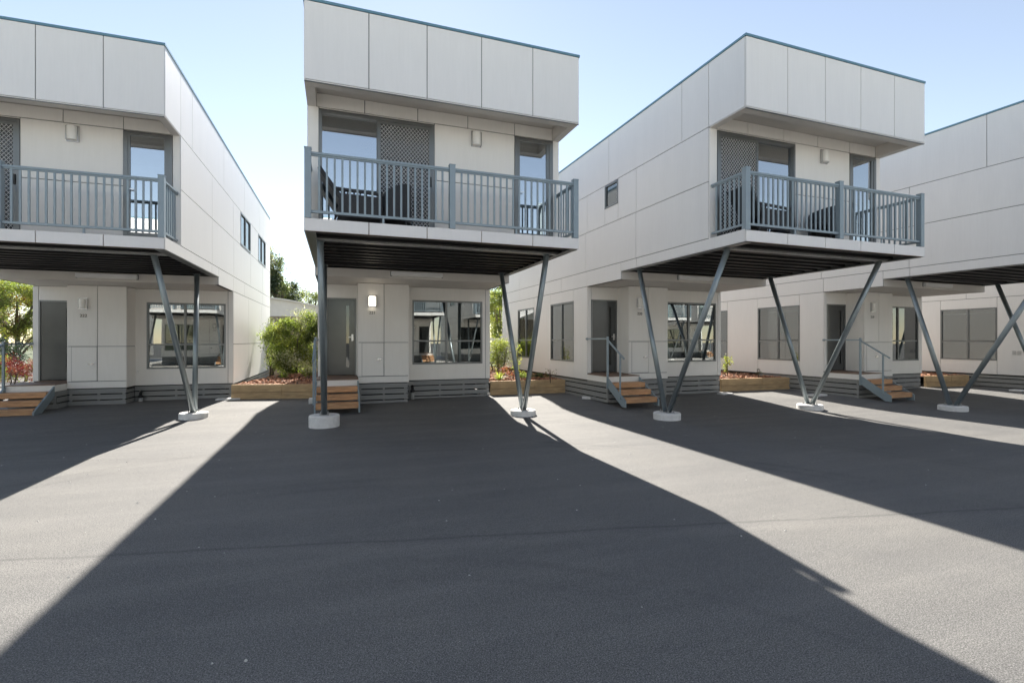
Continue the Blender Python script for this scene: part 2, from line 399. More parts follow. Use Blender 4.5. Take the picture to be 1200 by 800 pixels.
    # ---- balcony slab fascia
    F = MB(); FB = MB()
    clad(F, FB, 'y', 0, -1, [(fx[i], fx[i+1], ZB, ZS) for i in range(5)], clip=(.024, W-.024), back=.03)
    F.build('balcony_fascia', M['clad'], c)
    FB.box(.1, W-.1, .055, YU, ZS-.03, ZS-.004); FB.build('balcony_floor', M['sill'], c)
    # ---- joists
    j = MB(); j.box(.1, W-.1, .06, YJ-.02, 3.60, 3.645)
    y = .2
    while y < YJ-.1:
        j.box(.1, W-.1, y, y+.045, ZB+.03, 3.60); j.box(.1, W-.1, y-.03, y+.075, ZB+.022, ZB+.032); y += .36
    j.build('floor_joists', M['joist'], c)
    e = MB(); e.box(.092, .10, .06, YJ, ZB+.004, 3.6); e.box(.022, .17, .053, YJ-.004, ZB-.008, ZB+.004); e.build('edge_beam', M['frame'], c)
    e = MB(); e.box(W-.10, W-.092, .06, YJ, ZB+.004, 3.6); e.box(W-.17, W-.022, .053, YJ-.004, ZB-.008, ZB+.004); e.build('edge_beam', M['frame'], c)
    for yy in (.62, 3.50):
        bx('support_beam', M['galv'] if yy < 1 else M['joist'], c, .171, W-.171, yy, yy+.10, ZB-.012, ZB+.02)
    # ---- parapet underside
    s = MB()
    s.box(.003, W-.003, .003, .20, ZP-.018, ZP-.002); s.box(.003, .15, .202, YU-.002, ZP-.018, ZP-.002); s.box(W-.15, W-.003, .202, YU-.002, ZP-.018, ZP-.002)
    s.box(.155, W-.155, .18, .198, ZP, 6.08); s.box(.135, .153, .2, YU-.002, ZP, 6.08); s.box(W-.153, W-.135, .2, YU-.002, ZP, 6.08)
    s.box(.13, W-.13, .18, YU+.1, 6.083, 6.10)
    s.build('parapet_soffit', M['soffit'], c)
    s = MB(); s.box(0.004, W-.004, -.002, .03, ZP-.026, ZP-.019); s.build('drip_edge', M['frame'], c)
    # ---- lower soffit box
    s = MB(); s.box(.0215, W-.0215, YJ-.006, YJ-.001, ZF+.001, ZB+.0); s.box(.024, W-.024, YJ+.021, YW+.12, ZF+.002, ZF+.018); s.build('entry_soffit', M['soffit'], c)
    MB().box(1.715, 3.015, YJ-.018, YJ-.0065, 3.325, 3.448).build('light_backplate', M['frame'], c)
    l = MB(); l.box(1.73, 3.0, YJ-.095, YJ-.0185, 3.34, 3.438); lb = l.build('strip_light', M['white'], c, bevel=.008)
    l = MB(); l.box(1.76, 2.97, YJ-.09, YJ-.02, 3.325, 3.339); l.build('diffuser', M['lamp'], lb)
    # ---- roof and capping
    s = MB(); s.box(.03, W-.03, .03, LEN-.03, 6.70, 6.76); s.build('roof', M['roof'], c)
    s = MB(); s.box(-.012, W+.012, -.012, .07, ZR-.03, ZR+.012); s.box(-.012, .07, .072, LEN+.01, ZR-.03, ZR+.010); s.box(W-.07, W+.012, .072, LEN+.01, ZR-.03, ZR+.010)
    s.build('roof_capping', M['cap'], c)
    # ---- interior
    s = MB(); s.box(.1, W-.1, YU+.1, LEN-.1, 3.55, 3.66); s.box(.1, W-.1, YF+.08, LEN-.1, .62, .72); s.build('interior_floor', M['carpet'], c)
    s = MB(); s.box(.1, W-.1, 3.6, 3.66, 3.67, 6.0); s.box(.1, W-.1, 8.6, 8.66, .73, 3.4); s.box(.1, W-.1, YU+.1, LEN-.1, 6.0, 6.04); s.box(.1, W-.1, YF+.08, LEN-.1, 3.34, 3.4); s.box(.1,W-.1,9.2,9.26,3.67,6.0)
    s.build('interior_wall', M['inner'], c)
    # ---- ground floor window
    window(c, 'y', YW, -1, win[0], win[1], 1.07, 2.90, mull=((win[0]+win[1])/2-.05,), trans=(1.74,), pelmet=False)
    # ---- upper sliding door
    z0, z1 = ZS+.004, 5.80; y0 = YU
    m = MB(); a, b_ = .19, 2.22
    m.box(a, b_, y0-.012, y0+.09, z1-.05, z1); m.box(a, b_, y0-.012, y0+.09, z0, z0+.04)
    m.box(a, a+.05, y0-.012, y0+.09, z0+.04, z1-.05); m.box(b_-.05, b_, y0-.012, y0+.09, z0+.04, z1-.05)
    sd = m.build('sliding_door', M['frame'], c)
    cx = (a+b_)/2
    m = MB(); m.box(cx-.035, cx+.035, y0+.02, y0+.08, z0+.04, z1-.05); m.build('mullion', M['frame'], sd)
    p = MB(); p.box(a+.05, b_-.05, y0+.055, y0+.062, z0+.04, z1-.05); p.build('pane', M['glassup'], sd)
    sa, sb = (a+.05, cx+.02) if flip else (cx-.02, b_-.05)
    m = MB(); z2, z3 = z0+.045, z1-.055
    m.box(sa, sb, y0-.005, y0+.018, z3-.05, z3); m.box(sa, sb, y0-.005, y0+.018, z2, z2+.08); m.box(sa, sa+.05, y0-.005, y0+.018, z2+.08, z3-.05); m.box(sb-.05, sb, y0-.005, y0+.018, z2+.08, z3-.05)
    sc = m.build('screen_door', M['frame'], sd)
    la0, la1, lb0, lb1 = sa+.05, sb-.05, z2+.08, z3-.05
    q = MB(); pitch = .066; ww = .006
    span = (la1-la0)+(lb1-lb0)*.85
    for sg in (1, -1):
        k = 0
        while k < span/pitch:
            off = la0 - (lb1-lb0)*.85 + k*pitch if sg == 1 else la0 + k*pitch
            pts = []
            # x = off + sg*(z-lb0)*.85
            za, zb = lb0, lb1
            f = lambda zz: off + sg*(zz-lb0)*.85
            if sg == 1:
                if f(za) < la0: za = lb0 + (la0-off)/.85
                if f(zb) > la1: zb = lb0 + (la1-off)/.85
            else:
                if f(za) > la1: za = lb0 + (off-la1)/.85
                if f(zb) < la0: zb = lb0 + (off-la0)/.85
            if zb - za > .02: q.bar((f(za), y0+.004+.002*sg, za), (f(zb), y0+.004+.002*sg, zb), .003, ww, up=(1, 0, .01))
            k += 1
    q.build('diamond_grille', M['grille'], sc)
    MB().box(la0, la1, y0+.012, y0+.014, lb0, lb1).build('insect_mesh', M['fly'], sc)
    MB().box(a+.06, b_-.06, y0+.11, y0+.14, z1-.24, z1-.20).build('blind_rail', M['white'], sd)
    hx = sb-.025 if not flip else sa+.025
    MB().box(hx-.018, hx+.018, y0-.03, y0-.005, z0+.95, z0+1.13).build('handle', M['black'], sc)
    # ---- balcony door
    a, b_, z1 = 3.83, 4.66, 5.81; m = MB()
    m.box(a, b_, y0-.012, y0+.08, z1-.06, z1); m.box(a, a+.075, y0-.012, y0+.08, z0, z1-.06); m.box(b_-.075, b_, y0-.012, y0+.08, z0, z1-.06); m.box(a+.075, b_-.075, y0-.004, y0+.06, z0, z0+.22)
    m.box(b_-.14, b_-.077, y0-.002, y0+.05, z0+.22, z1-.06); m.box(a+.077, a+.11, y0-.002, y0+.05, z0+.22, z1-.06)
    bd = m.build('balcony_door', M['frame'], c)
    MB().box(a+.11, b_-.14, y0+.02, y0+.027, z0+.22, z1-.06).build('pane', M['glassup'], bd)
    MB().box(a+.12, b_-.15, y0+.07, y0+.10, z1-.14, z1-.11).build('blind_rail', M['white'], bd)
    h = MB(); h.box(a+.085, a+.105, y0-.03, y0-.003, z0+.95, z0+1.08); h.box(a+.085, a+.19, y0-.045, y0-.03, z0+1.02, z0+1.04); h.build('handle', M['steel'], bd)
    lamp(c, 3.03, YU-.001, 5.645)
    # ---- railing
    rl = empty('balcony_railing', (0, 0, 0), 0, c)
    zt = 4.73; zb = 3.79
    for px in (.055, 2.37, W-.06):
        m = MB(); m.box(px-.05, px+.05, .0, .10, ZS+.002, zt+.05); m.box(px-.055, px+.055, -.005, .105, zt+.05, zt+.062); m.build('railing_post', M['rail'], rl)
    def rails(x0, x1): 
        m = MB(); m.box(x0, x1, .02, .08, zt-.035, zt); m.box(x0, x1, .035, .065, zt-.06, zt-.036); m.build('top_rail', M['rail'], rl)
        m = MB(); m.box(x0, x1, .03, .07, zb-.02, zb+.02); m.build('bottom_rail', M['rail'], rl)
        n = round((x1-x0)/.118)
        for i in range(1, n):
            bxx = x0+(x1-x0)*i/n
            MB().box(bxx-.016, bxx+.016, .04, .06, zb+.02, zt-.06).build('baluster', M['rail'], rl)
        MB().box(x0+(x1-x0)*.5-.016, x0+(x1-x0)*.5+.016, .04, .06, ZS, zb-.02).build('rail_support', M['rail'], rl)
    rails(.105, 2.32); rails(2.42, W-.11)
    for px in (.055, W-.06):
        m = MB(); m.box(px-.03, px+.03, .10, YU-.013, zt-.035, zt); m.box(px-.015, px+.015, .10, YU-.013, zt-.06, zt-.036); m.build('top_rail', M['rail'], rl)
        m = MB(); m.box(px-.02, px+.02, .10, YU-.013, zb-.02, zb+.02); m.build('bottom_rail', M['rail'], rl)
        for i in range(1, 7):
            yy = .10+(YU-.113)*i/7
            MB().box(px-.01, px+.01, yy-.016, yy+.016, zb+.02, zt-.06).build('baluster', M['rail'], rl)
    # ---- V struts and footings
    for k, (px, tx) in enumerate(((.24, .22), (4.62, 4.42))):
        y_ = 2.5; ox, oy = origin; gx = ox + px*math.cos(yaw) - y_*math.sin(yaw); gy = oy + px*math.sin(yaw) + y_*math.cos(yaw)
        gz = ground_z(gx, gy) - dz; h = pads[k]
        f = MB(); f.tube([(px, y_, gz-.05), (px, y_, gz+h-.02), (px, y_, gz+h)], [.30, .30, .285], 40)
        fo = f.build('footing', M['conc'], c, smooth=False)
        b = MB(); b.box(px-.09, px+.09, y_-.16, y_+.16, gz+h+.001, gz+h+.014)
        for sx in (-1, 1):
            for sy in (-1, 1): b.tube([(px+sx*.07, y_+sy*.135, gz+h+.014), (px+sx*.07, y_+sy*.135, gz+h+.05)], .013, 6)
        b.build('base_plate', M['galv'], fo)
        for yt, yb in ((.66, y_-.06), (3.54, y_+.06)):
            t = MB(); t.tube([(px, yb, gz+h+.012), (tx, yt, ZB-.012)], .056, 18); t.build('brace_strut', M['strut'], c, smooth=True)
            t = MB(); t.box(tx-.07, tx+.07, yt-.08, yt+.08, ZB-.022, ZB-.0125); t.build('top_plate', M['strut'], c)
    # ---- front door
    a, b_ = door; z0, z1 = .79, 2.90; y0 = YW
    m = MB(); m.box(a, a+.035, y0-.006, y0+.09, z0, z1-.035); m.box(b_-.035, b_, y0-.006, y0+.09, z0, z1-.035); m.box(a, b_, y0-.006, y0+.09, z1-.035, z1)
    fd = m.build('front_door', M['frame'], c)
    m = MB(); sx0, sx1 = b_-.26, b_-.18
    for r in subtract((a+.037, b_-.037, z0+.03, z1-.037), [(sx0, sx1, 1.02, 2.70)]): m.box(r[0], r[1], y0+.02, y0+.06, r[2], r[3])
    m.build('door_leaf', M['door'], fd)
    MB().box(sx0, sx1, y0+.035, y0+.04, 1.02, 2.70).build('pane', M['frost'], fd)
    m = MB(); m.box(b_-.125, b_-.075, y0+.006, y0+.0195, 1.74, 1.92); m.box(b_-.20, b_-.085, y0-.03, y0-.012, 1.83, 1.85); m.box(b_-.105, b_-.085, y0-.012, y0+.006, 1.83, 1.85); m.build('handle', M['steel'], fd)
    bx('door_sill', M['sill'], c, a-.02, b_+.02, YW-.05, YW+.1, .787, .805)
    # ---- meter cupboard and fittings on the projecting block
    cx0 = cab[0]
    MB().box(cx0+.098, cx0+.667, YC-.003, YC-.0003, .808, 1.697).build('cupboard_reveal', M['reveal'], c)
    m = MB(); m.box(cx0+.11, cx0+.655, YC-.010, YC-.0005, .82, 1.685); mc = m.build('cupboard_door', M['cladlow'], c)
    m = MB(); m.box(cx0+.47, cx0+.61, YC-.04, YC-.026, 1.235, 1.265); m.box(cx0+.53, cx0+.58, YC-.025, YC-.0105, 1.215, 1.285); m.build('handle', M['steel'], mc)
    lamp(c, cx0+.365, YC-.001, 2.79, lit)
    text_part(number, .11, cx0+.365, YC-.006, 2.45, c, M['number'])
    m = MB(); m.tube([(cab[1]+.06, YW-.001, 1.02), (cab[1]+.06, YW-.08, 1.02)], .018, 8); m.tube([(cab[1]+.06, YW-.07, .96), (cab[1]+.06, YW-.07, 1.06)], .014, 8); m.build('garden_tap', M['white'], c, smooth=True)
    # ---- entry deck
    m = MB(); yd = 4.68; x1 = cab[0]
    m.box(0, x1-.002, yd, yd+.02, .605, .762); m.box(0, .02, yd+.021, YF-.008, .605, .762)
    m.box(x1-.022, x1-.002, yd+.021, YC+.02, .605, .762)
    dk = m.build('entry_deck', M['cladlow'], c)
    m = MB(); k = yd-.015
    while k < YW-.1: m.box(-.012, x1-.003, k, min(k+.088, YW-.006), .764, .786); k += .094
    m.build('deck_boards', M['sill'], dk)
    # ---- skirting
    s = MB()
    def run(ax, pos, u0, u1, sgn, top=.6):
        z = top; i = 0
        while z > .12:
            hgt = .12; zb_ = max(z-hgt, .07)
            o_ = .003*(i % 2)
            if ax == 'y': s.box(u0, u1, pos+o_, pos+.018+o_, zb_, z)
            else: s.box(min(pos-sgn*o_, pos-sgn*(.018+o_)), max(pos-sgn*o_, pos-sgn*(.018+o_)), u0, u1, zb_, z)
            z = zb_-.03; i += 1
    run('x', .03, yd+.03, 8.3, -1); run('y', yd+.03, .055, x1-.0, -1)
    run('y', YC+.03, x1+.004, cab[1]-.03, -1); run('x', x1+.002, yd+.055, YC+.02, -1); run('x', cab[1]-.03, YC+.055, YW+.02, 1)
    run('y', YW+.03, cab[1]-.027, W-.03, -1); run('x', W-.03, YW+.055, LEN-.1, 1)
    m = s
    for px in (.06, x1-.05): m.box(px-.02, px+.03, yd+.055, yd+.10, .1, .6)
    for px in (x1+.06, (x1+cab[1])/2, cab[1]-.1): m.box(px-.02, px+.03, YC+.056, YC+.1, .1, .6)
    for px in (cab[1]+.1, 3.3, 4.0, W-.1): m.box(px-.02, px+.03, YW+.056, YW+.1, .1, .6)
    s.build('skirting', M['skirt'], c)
    m = MB(); m.box(.5, W-.5, YW+.6, YW+.62, 0, .6); m.box(.3, .32, yd+.4, LEN-1, 0, .6); m.box(W-.32, W-.3, YW+.6, LEN-1, 0, .6); m.build('underfloor_shade_sheet', M['dark'], c)  # near-black sheets stand in for the deep shade under the floor
    m = MB(); m.box(.03, W-.03, YF+.03, LEN-.03, .56, .60); m.box(cab[0]+.03, cab[1]-.03, YC+.06, YF+.03, .56, .60); m.build('floor_frame', M['joist'], c)
    # ---- steps
    st = empty('staircase', (0, 0, 0), 0, c)
    for sx in (-.015, .965):
        m = MB(); m.prism([(4.655, .74), (4.655, .50), (3.95, .06), (3.80, .06), (3.80, .22)], sx, sx+.035); m.build('stringer', M['rail'], st)
    for zt_, yf_ in ((.620, 4.36), (.455, 4.10), (.285, 3.84)):
        m = MB(); m.box(.021, .964, yf_, yf_+.29, zt_-.045, zt_); m.box(.021, .964, yf_+.002, yf_+.03, zt_-.13, zt_-.047); m.build('tread', M['tread'], st, bevel=.004)
    hr = empty('handrail', (0, 0, 0), 0, c)
    m = MB(); m.box(-.035, .01, 4.66-.045, 4.66, .45, 1.83); m.build('handrail_post', M['rail'], hr)
    m = MB(); m.box(-.05, -.016, 3.98, 4.015, .25, 1.36); m.build('handrail_post', M['rail'], hr)
    m = MB(); m.box(-.03, .005, 4.661, YF-.003, 1.755, 1.79); m.tube([(-.013, YF-.05, 1.77), (-.013, YF-.001, 1.77)], .035, 10); m.build('handrail_bar', M['rail'], hr)
    m = MB(); m.bar((-.033, 4.64, 1.76), (-.033, 3.82, 1.27), .035, .035); m.build('handrail_bar', M['rail'], hr)
    # ---- drain pipe stub
    dx = cab[1]+.16
    m = MB(); m.tube([(dx, YW-.11, .05), (dx, YW-.11, .36)], .05, 14); dp = m.build('drain_pipe', M['pvc'], c, smooth=True)
    m = MB(); m.tube([(dx, YW-.11, .30), (dx, YW-.11, .36)], .062, 14); m.tube([(dx, YW-.11, .36), (dx, YW-.11, .42), (dx, YW-.03, .47)], .035, 10); m.build('pipe_cap', M['black'], dp, smooth=True)
    return c

CB = [((-7.81, 10.306), .000, -.086), ((-.588, 8.373), .011, .015), ((6.702, 6.9), .019, .04), ((14.441, 5.73), .034, .011), ((21.537, 4.12), .029, -.008)]
GRP = 'two-storey white cabins in a row'
cabs = []
c1 = build_cabin(*CB[0][:2], CB[0][2], number='222')
c1.scale = (.957, 1, 1); c1.location.x += W*(1-.957)
c2 = build_cabin(*CB[1][:2], CB[1][2], number='221', lit=True, pads=(.24, .12), win=(2.50, 4.56))
c3 = build_cabin(*CB[2][:2], CB[2][2], flip=True, number='220', pads=(.15, .12))
c4 = build_cabin(*CB[3][:2], CB[3][2], flip=True, number='219', pads=(.12, .12))
c5 = copy_tree(c4); c5.location = (CB[4][0][0], CB[4][0][1], CB[4][2]); c5.rotation_euler.z = CB[4][1]
m = MB()
for dx in (0, .13):
    for k in range(4): m.box(-.012, -.001, 5.98+dx, 6.08+dx, 1.30+k*.035, 1.315+k*.035)
m.build('wall_vent', M['galv'], c5)
tag(c1, 'white two-storey cabin at the left edge, long panelled side wall running towards the hedge', 'cabin', GRP)
tag(c2, 'white two-storey cabin in the middle, grey entry door behind its strut and lit porch lamp', 'cabin', GRP)
tag(c3, 'white two-storey cabin right of the middle one, small square window high on its side wall', 'cabin', GRP)
tag(c4, 'white cabin second from the right edge, balcony out of view, entry steps and handrail showing', 'cabin', GRP)
tag(c5, 'white cabin wall at the far right edge with one wide window beyond the last struts', 'cabin', GRP)

# row on the other side of the drive, behind the photographer: mirrored in the windows
ORD = ['leftmost', 'second', 'third', 'fourth', 'fifth', 'sixth', 'seventh', 'eighth']
for i in range(8):
    x, y = -19.6 + 7.3*i, -1.9 - 1.15*i
    o = copy_tree(c3); o.location = (x+W, y, 0); o.rotation_euler.z = math.pi + .015
    tag(o, ORD[i] + ' cabin from the left in the row across the drive, mirrored in the windows', 'cabin', 'cabins across the drive')

# ------------------------------------------------------------------ ground
def ground():
    xs = [-300, -120, -60, -40] + [-30+1.5*i for i in range(54)] + [60, 80, 120, 300]
    ys = [-300, -100, -40, -20, 0] + [4+.5*i for i in range(50)] + [32, 40, 60, 120, 400]
    m = MB(); v = [(x, y, ground_z(x, y)) for y in ys for x in xs]; n = len(xs)
    f = [(j*n+i, j*n+i+1, (j+1)*n+i+1, (j+1)*n+i) for j in range(len(ys)-1) for i in range(n-1)]
    m.add(v, f); o = m.build('asphalt_ground', M['asphalt']); o['kind'] = 'structure'
    for p in o.data.polygons: p.use_smooth = True
ground()
m = MB(); m.add([(-120, 32, .156), (-120, 26, .156), (120, -6+26-14, .156), (120, 60, .156)], [(0, 1, 2, 3)])
v = [(-60, 34.0, .157), (60, 10.0+0, .157), (200, 200, .157), (-200, 200, .157)]
m = MB(); m.add([(-60, 40, .157), (10, 27, .157), (60, 17, .157), (200, 200, .157), (-200, 200, .157)], [(0, 1, 2, 3, 4)])
grass = m.build('lawn', simple('dry lawn', (.07, .09, .035), .9, var=.35, scale=2.5, bump=.8)); grass['kind'] = 'structure'

m = MB(); m.add([(-34, 1.1, .004), (48, -11.8, .004), (44, -34, .004), (-40, -22, .004)], [(0, 1, 2, 3)])  # unseen pale pavement, added behind the camera to bounce sunlight onto shaded fronts
pv = m.build('bounce_pavement', simple('pale light bounce concrete', (.58, .56, .53), .85, var=.08, scale=1.5, bump=.3)); pv['kind'] = 'structure'
# ------------------------------------------------------------------ plants
LM = dict(olive=leaf_mat('olive leaf', (.13, .155, .07), .5), yellow=leaf_mat('yellow green leaf', (.27, .28, .09), .6), dark=leaf_mat('dark leaf', (.025, .045, .02), .3),
          red=leaf_mat('red leaf', (.14, .016, .022), .35), blue=leaf_mat('blue green leaf', (.04, .065, .075), .3), fresh=leaf_mat('fresh leaf', (.19, .235, .09), .6),
          cream=leaf_mat('cream flower', (.6, .58, .5), .3), pink=leaf_mat('pink flower', (.34, .12, .11), .3), brown=leaf_mat('bronze leaf', (.16, .08, .03), .4))
def leaves(mb, c, r, n, size, mis=(0,), rng=random, clumps=14, tight=.33, asp=.45):
    cs = []
    for _ in range(clumps):
        while True:
            p = Vector((rng.uniform(-1, 1), rng.uniform(-1, 1), rng.uniform(-1, 1)))
            if p.length < 1: break
        if p.length > 0: p = p.normalized()*(p.length**.45)*.82
        cs.append((p, rng.uniform(.6, 1.3)*tight, rng.choice(mis)))
    for i in range(n):
        p, s_, mi = rng.choice(cs)
        if rng.random() < .15: mi = rng.choice(mis)
        q = p + Vector((rng.gauss(0, .5), rng.gauss(0, .5), rng.gauss(0, .5)))*s_
        pos = Vector((c[0]+q.x*r[0], c[1]+q.y*r[1], c[2]+q.z*r[2]))
        a = Vector((rng.gauss(0, 1), rng.gauss(0, 1), rng.gauss(0, .7)-.2)).normalized()
        b = a.cross(Vector((rng.gauss(0, 1), rng.gauss(0, 1), rng.gauss(0, 1)))).normalized()
        l = size*rng.uniform(.6, 1.4); w = l*asp; nrm = a.cross(b)*w*.25
        if pos.z < .12: continue
        mb.add([pos, pos+a*l*.5+b*w*.5+nrm, pos+a*l, pos+a*l*.5-b*w*.5+nrm], [(0, 1, 2), (0, 2, 3)], mi)
def tree(name, loc, h, crown_list, mats, n, size, label, cat, group=None, tr=.12, seed=1, clumps=16, tight=.33, stems=1):
    rng = random.Random(seed); e = empty(name, loc); t = MB()
    cz = sum(c[0][2] for c in crown_list)/len(crown_list)
    for k in range(stems):
        ox, oy = (rng.uniform(-.25, .25), rng.uniform(-.25, .25)) if stems > 1 else (0, 0)
        t.tube([(ox, oy, -.05), (ox*1.3+.04, oy*1.3, cz*.35), (ox*2, oy*2-.03, cz*.7), (ox*2.6, oy*2.6, cz*1.1)], [tr, tr*.8, tr*.6, tr*.25], 9)
    for (c, r) in crown_list:
        for _ in range(3):
            q = Vector(c)+Vector((rng.uniform(-.6, .6)*r[0], rng.uniform(-.6, .6)*r[1], rng.uniform(-.3, .5)*r[2]))
            z0 = min(cz*.6, max(.2, q.z-r[2]*.9)); t.tube([(0, 0, z0), tuple((Vector((0, 0, z0))+q)/2+Vector((0, 0, .1))), tuple(q)], [tr*.45, tr*.3, tr*.1], 6)
    t.build('trunk', M['bark'], e, smooth=True)
    mb = MB()
    tot = sum(r[0]*r[1]*r[2] for _, r in crown_list)
    for (c, r) in crown_list: leaves(mb, c, r, int(n*(r[0]*r[1]*r[2])/tot), size, tuple(range(len(mats))), rng, clumps, tight)
    o = mb.build_fast('crown', mats, e)
    return tag(e, label, cat, group)
def build_fast(s, name, mats, parent):
    me = bpy.data.meshes.new(name); me.from_pydata(s.v, [], s.f)
    for k in mats: me.materials.append(k)
    me.polygons.foreach_set('material_index', s.m); me.update()
    o = bpy.data.objects.new(name, me); COL.objects.link(o); o.parent = parent; return o
MB.build_fast = build_fast

# camera-ray helper used only to measure where real things stand (ground point for a bearing and distance)
TH, F_, CAMH = .3286, 579., 1.765
def along(u, d):      # world x,y at picture column u (1200 wide) and depth d
    r = (u-600)/F_*d
    return (d*math.sin(TH)+r*math.cos(TH), d*math.cos(TH)-r*math.sin(TH))

# between cabin 1 and 2
x, y = along(345, 18.2)
tree('flowering_bush', (x, y, .4), 2.4, [((0, 0, .75), (1.05, .8, .75)), ((-.35, 0, 1.55), (.8, .7, .65)), ((.45, .2, 1.75), (.75, .6, .7))], [LM['fresh'], LM['fresh'], LM['yellow'], LM['olive'], LM['cream']] , 30000, .065,
     'tall light green bush between the left and middle cabins', 'bush', seed=3, stems=3, tr=.04, clumps=30)
x, y = along(322, 21)
tree('hedge_shrub', (x, y, .3), 2.6, [((0, 0, 1.1), (1.0, .8, 1.1)), ((-.5, 0, 1.6), (.8, .8, .9))], [LM['dark'], LM['olive']], 7000, .07,
     'dark green shrub against the left cabin wall behind the light bush', 'bush', seed=4, stems=2, tr=.05)
x, y = along(331, 36)
tree('conifer_tree', (x, y, .15), 9, [((0, 0, 2.9), (2.0, 1.8, 1.8)), ((-.4, 0, 5.0), (1.75, 1.5, 1.6)), ((-.8, 0, 6.8), (1.1, 1.0, 1.3)), ((-1.2, 0, 8.0), (.6, .5, .7))], [LM['dark'], LM['olive'], LM['dark'], LM['olive'], LM['cream']], 42000, .13,
     'tall dark tree rising beside the back corner of the left cabin', 'tree', seed=5, tr=.25, clumps=26)
x, y = along(370, 40)
tree('garden_tree', (x, y, .15), 6, [((0, 0, 4.6), (1.7, 1.5, 1.2)), ((1.2, 0, 5.2), (1.2, 1.2, .8)), ((-.9, 0, 3.9), (1.0, 1, .7))], [LM['olive'], LM['dark'], LM['yellow']], 6000, .13,
     'round olive tree above the pale roof, left of the middle cabin', 'tree', seed=6, tr=.16)
# left of cabin 1
x, y = along(20, 24); 
tree('autumn_tree', (x, y, .15), 5.2, [((0, 0, 3.1), (1.9, 1.5, 1.5)), ((1.1, 0, 2.0), (1.4, 1.2, 1.2)), ((-1.8, .4, 3.6), (1.6, 1.3, 1.5)), ((1.0, 0, 4.0), (1.0, 1, .6))], [LM['yellow'], LM['fresh'], LM['yellow'], LM['olive'], LM['brown']], 38000, .085,
     'yellow green tree left of the left cabin entrance', 'tree', seed=8, tr=.14, clumps=24)
x, y = along(2, 21)
tree('blue_bush', (x, y, .15), 1.6, [((0, 0, 1.05), (.9, .8, .75))], [LM['blue'], LM['dark']], 5200, .07, 'rounded blue green bush in front of the yellow tree at far left', 'bush', seed=9, stems=3, tr=.03)
x, y = along(30, 19.5)
tree('red_shrub', (x, y, .15), 1.0, [((0, 0, .55), (.95, .7, .5)), ((-1.3, .2, .6), (.9, .7, .5))], [LM['red'], LM['red'], LM['brown'], LM['pink']], 7600, .06, 'low dark red shrub beside the handrail of the left cabin', 'shrub', seed=10, stems=3, tr=.03)
x, y = along(10, 17.6)
tree('flowering_shrub', (x, y, .15), 1.3, [((0, 0, .6), (.55, .45, .5)), ((.5, .2, .45), (.35, .35, .35))], [LM['red'], LM['pink'], LM['fresh'], LM['red']], 3800, .05, 'reddish flowering shrub right behind the left cabin steps', 'shrub', seed=15, stems=3, tr=.02, clumps=20)
x, y = along(5, 30)
tree('background_tree', (x, y, .15), 7, [((0, 0, 4.8), (3.2, 2, 1.6)), ((-2.5, 0, 3.2), (2.5, 2, 1.8)), ((2.5, 1, 3.4), (1.8, 1.5, 1.4))], [LM['olive'], LM['dark'], LM['brown']], 12000, .14, 'grey green tree behind the yellow one at the left edge', 'tree', seed=11, tr=.2)
# between cabin 2 and 3
x, y = along(584, 19.5)
tree('green_bush', (x, y, .4), 1.4, [((0, 0, .8), (.42, .6, .6)), ((.1, .3, 1.2), (.35, .5, .3))], [LM['fresh'], LM['yellow'], LM['olive']], 6500, .05, 'leafy green bush in the gap right of the middle cabin', 'bush', seed=12, stems=3, tr=.03, clumps=40, tight=.6)
x, y = along(586, 27)
tree('slender_tree', (x, y, .15), 5, [((0, 0, 3.2), (1.0, 1, 1.2)), ((.2, 0, 2.0), (.9, .9, .9)), ((-.2, 0, 3.9), (.7, .7, .5))], [LM['yellow'], LM['fresh'], LM['yellow'], LM['olive']], 22000, .075, 'slender yellow green tree in the gap right of the middle cabin', 'tree', seed=13, tr=.08, clumps=22)
x, y = along(580, 45)
tree('distant_tree', (x, y, .15), 8, [((0, 0, 5.6), (1.6, 1.5, 1.5)), ((.8, 0, 4.4), (1.8, 1.5, 1.3))], [LM['dark'], LM['olive']], 4500, .16, 'dark distant tree top seen above the slender tree', 'tree', seed=14, tr=.2)

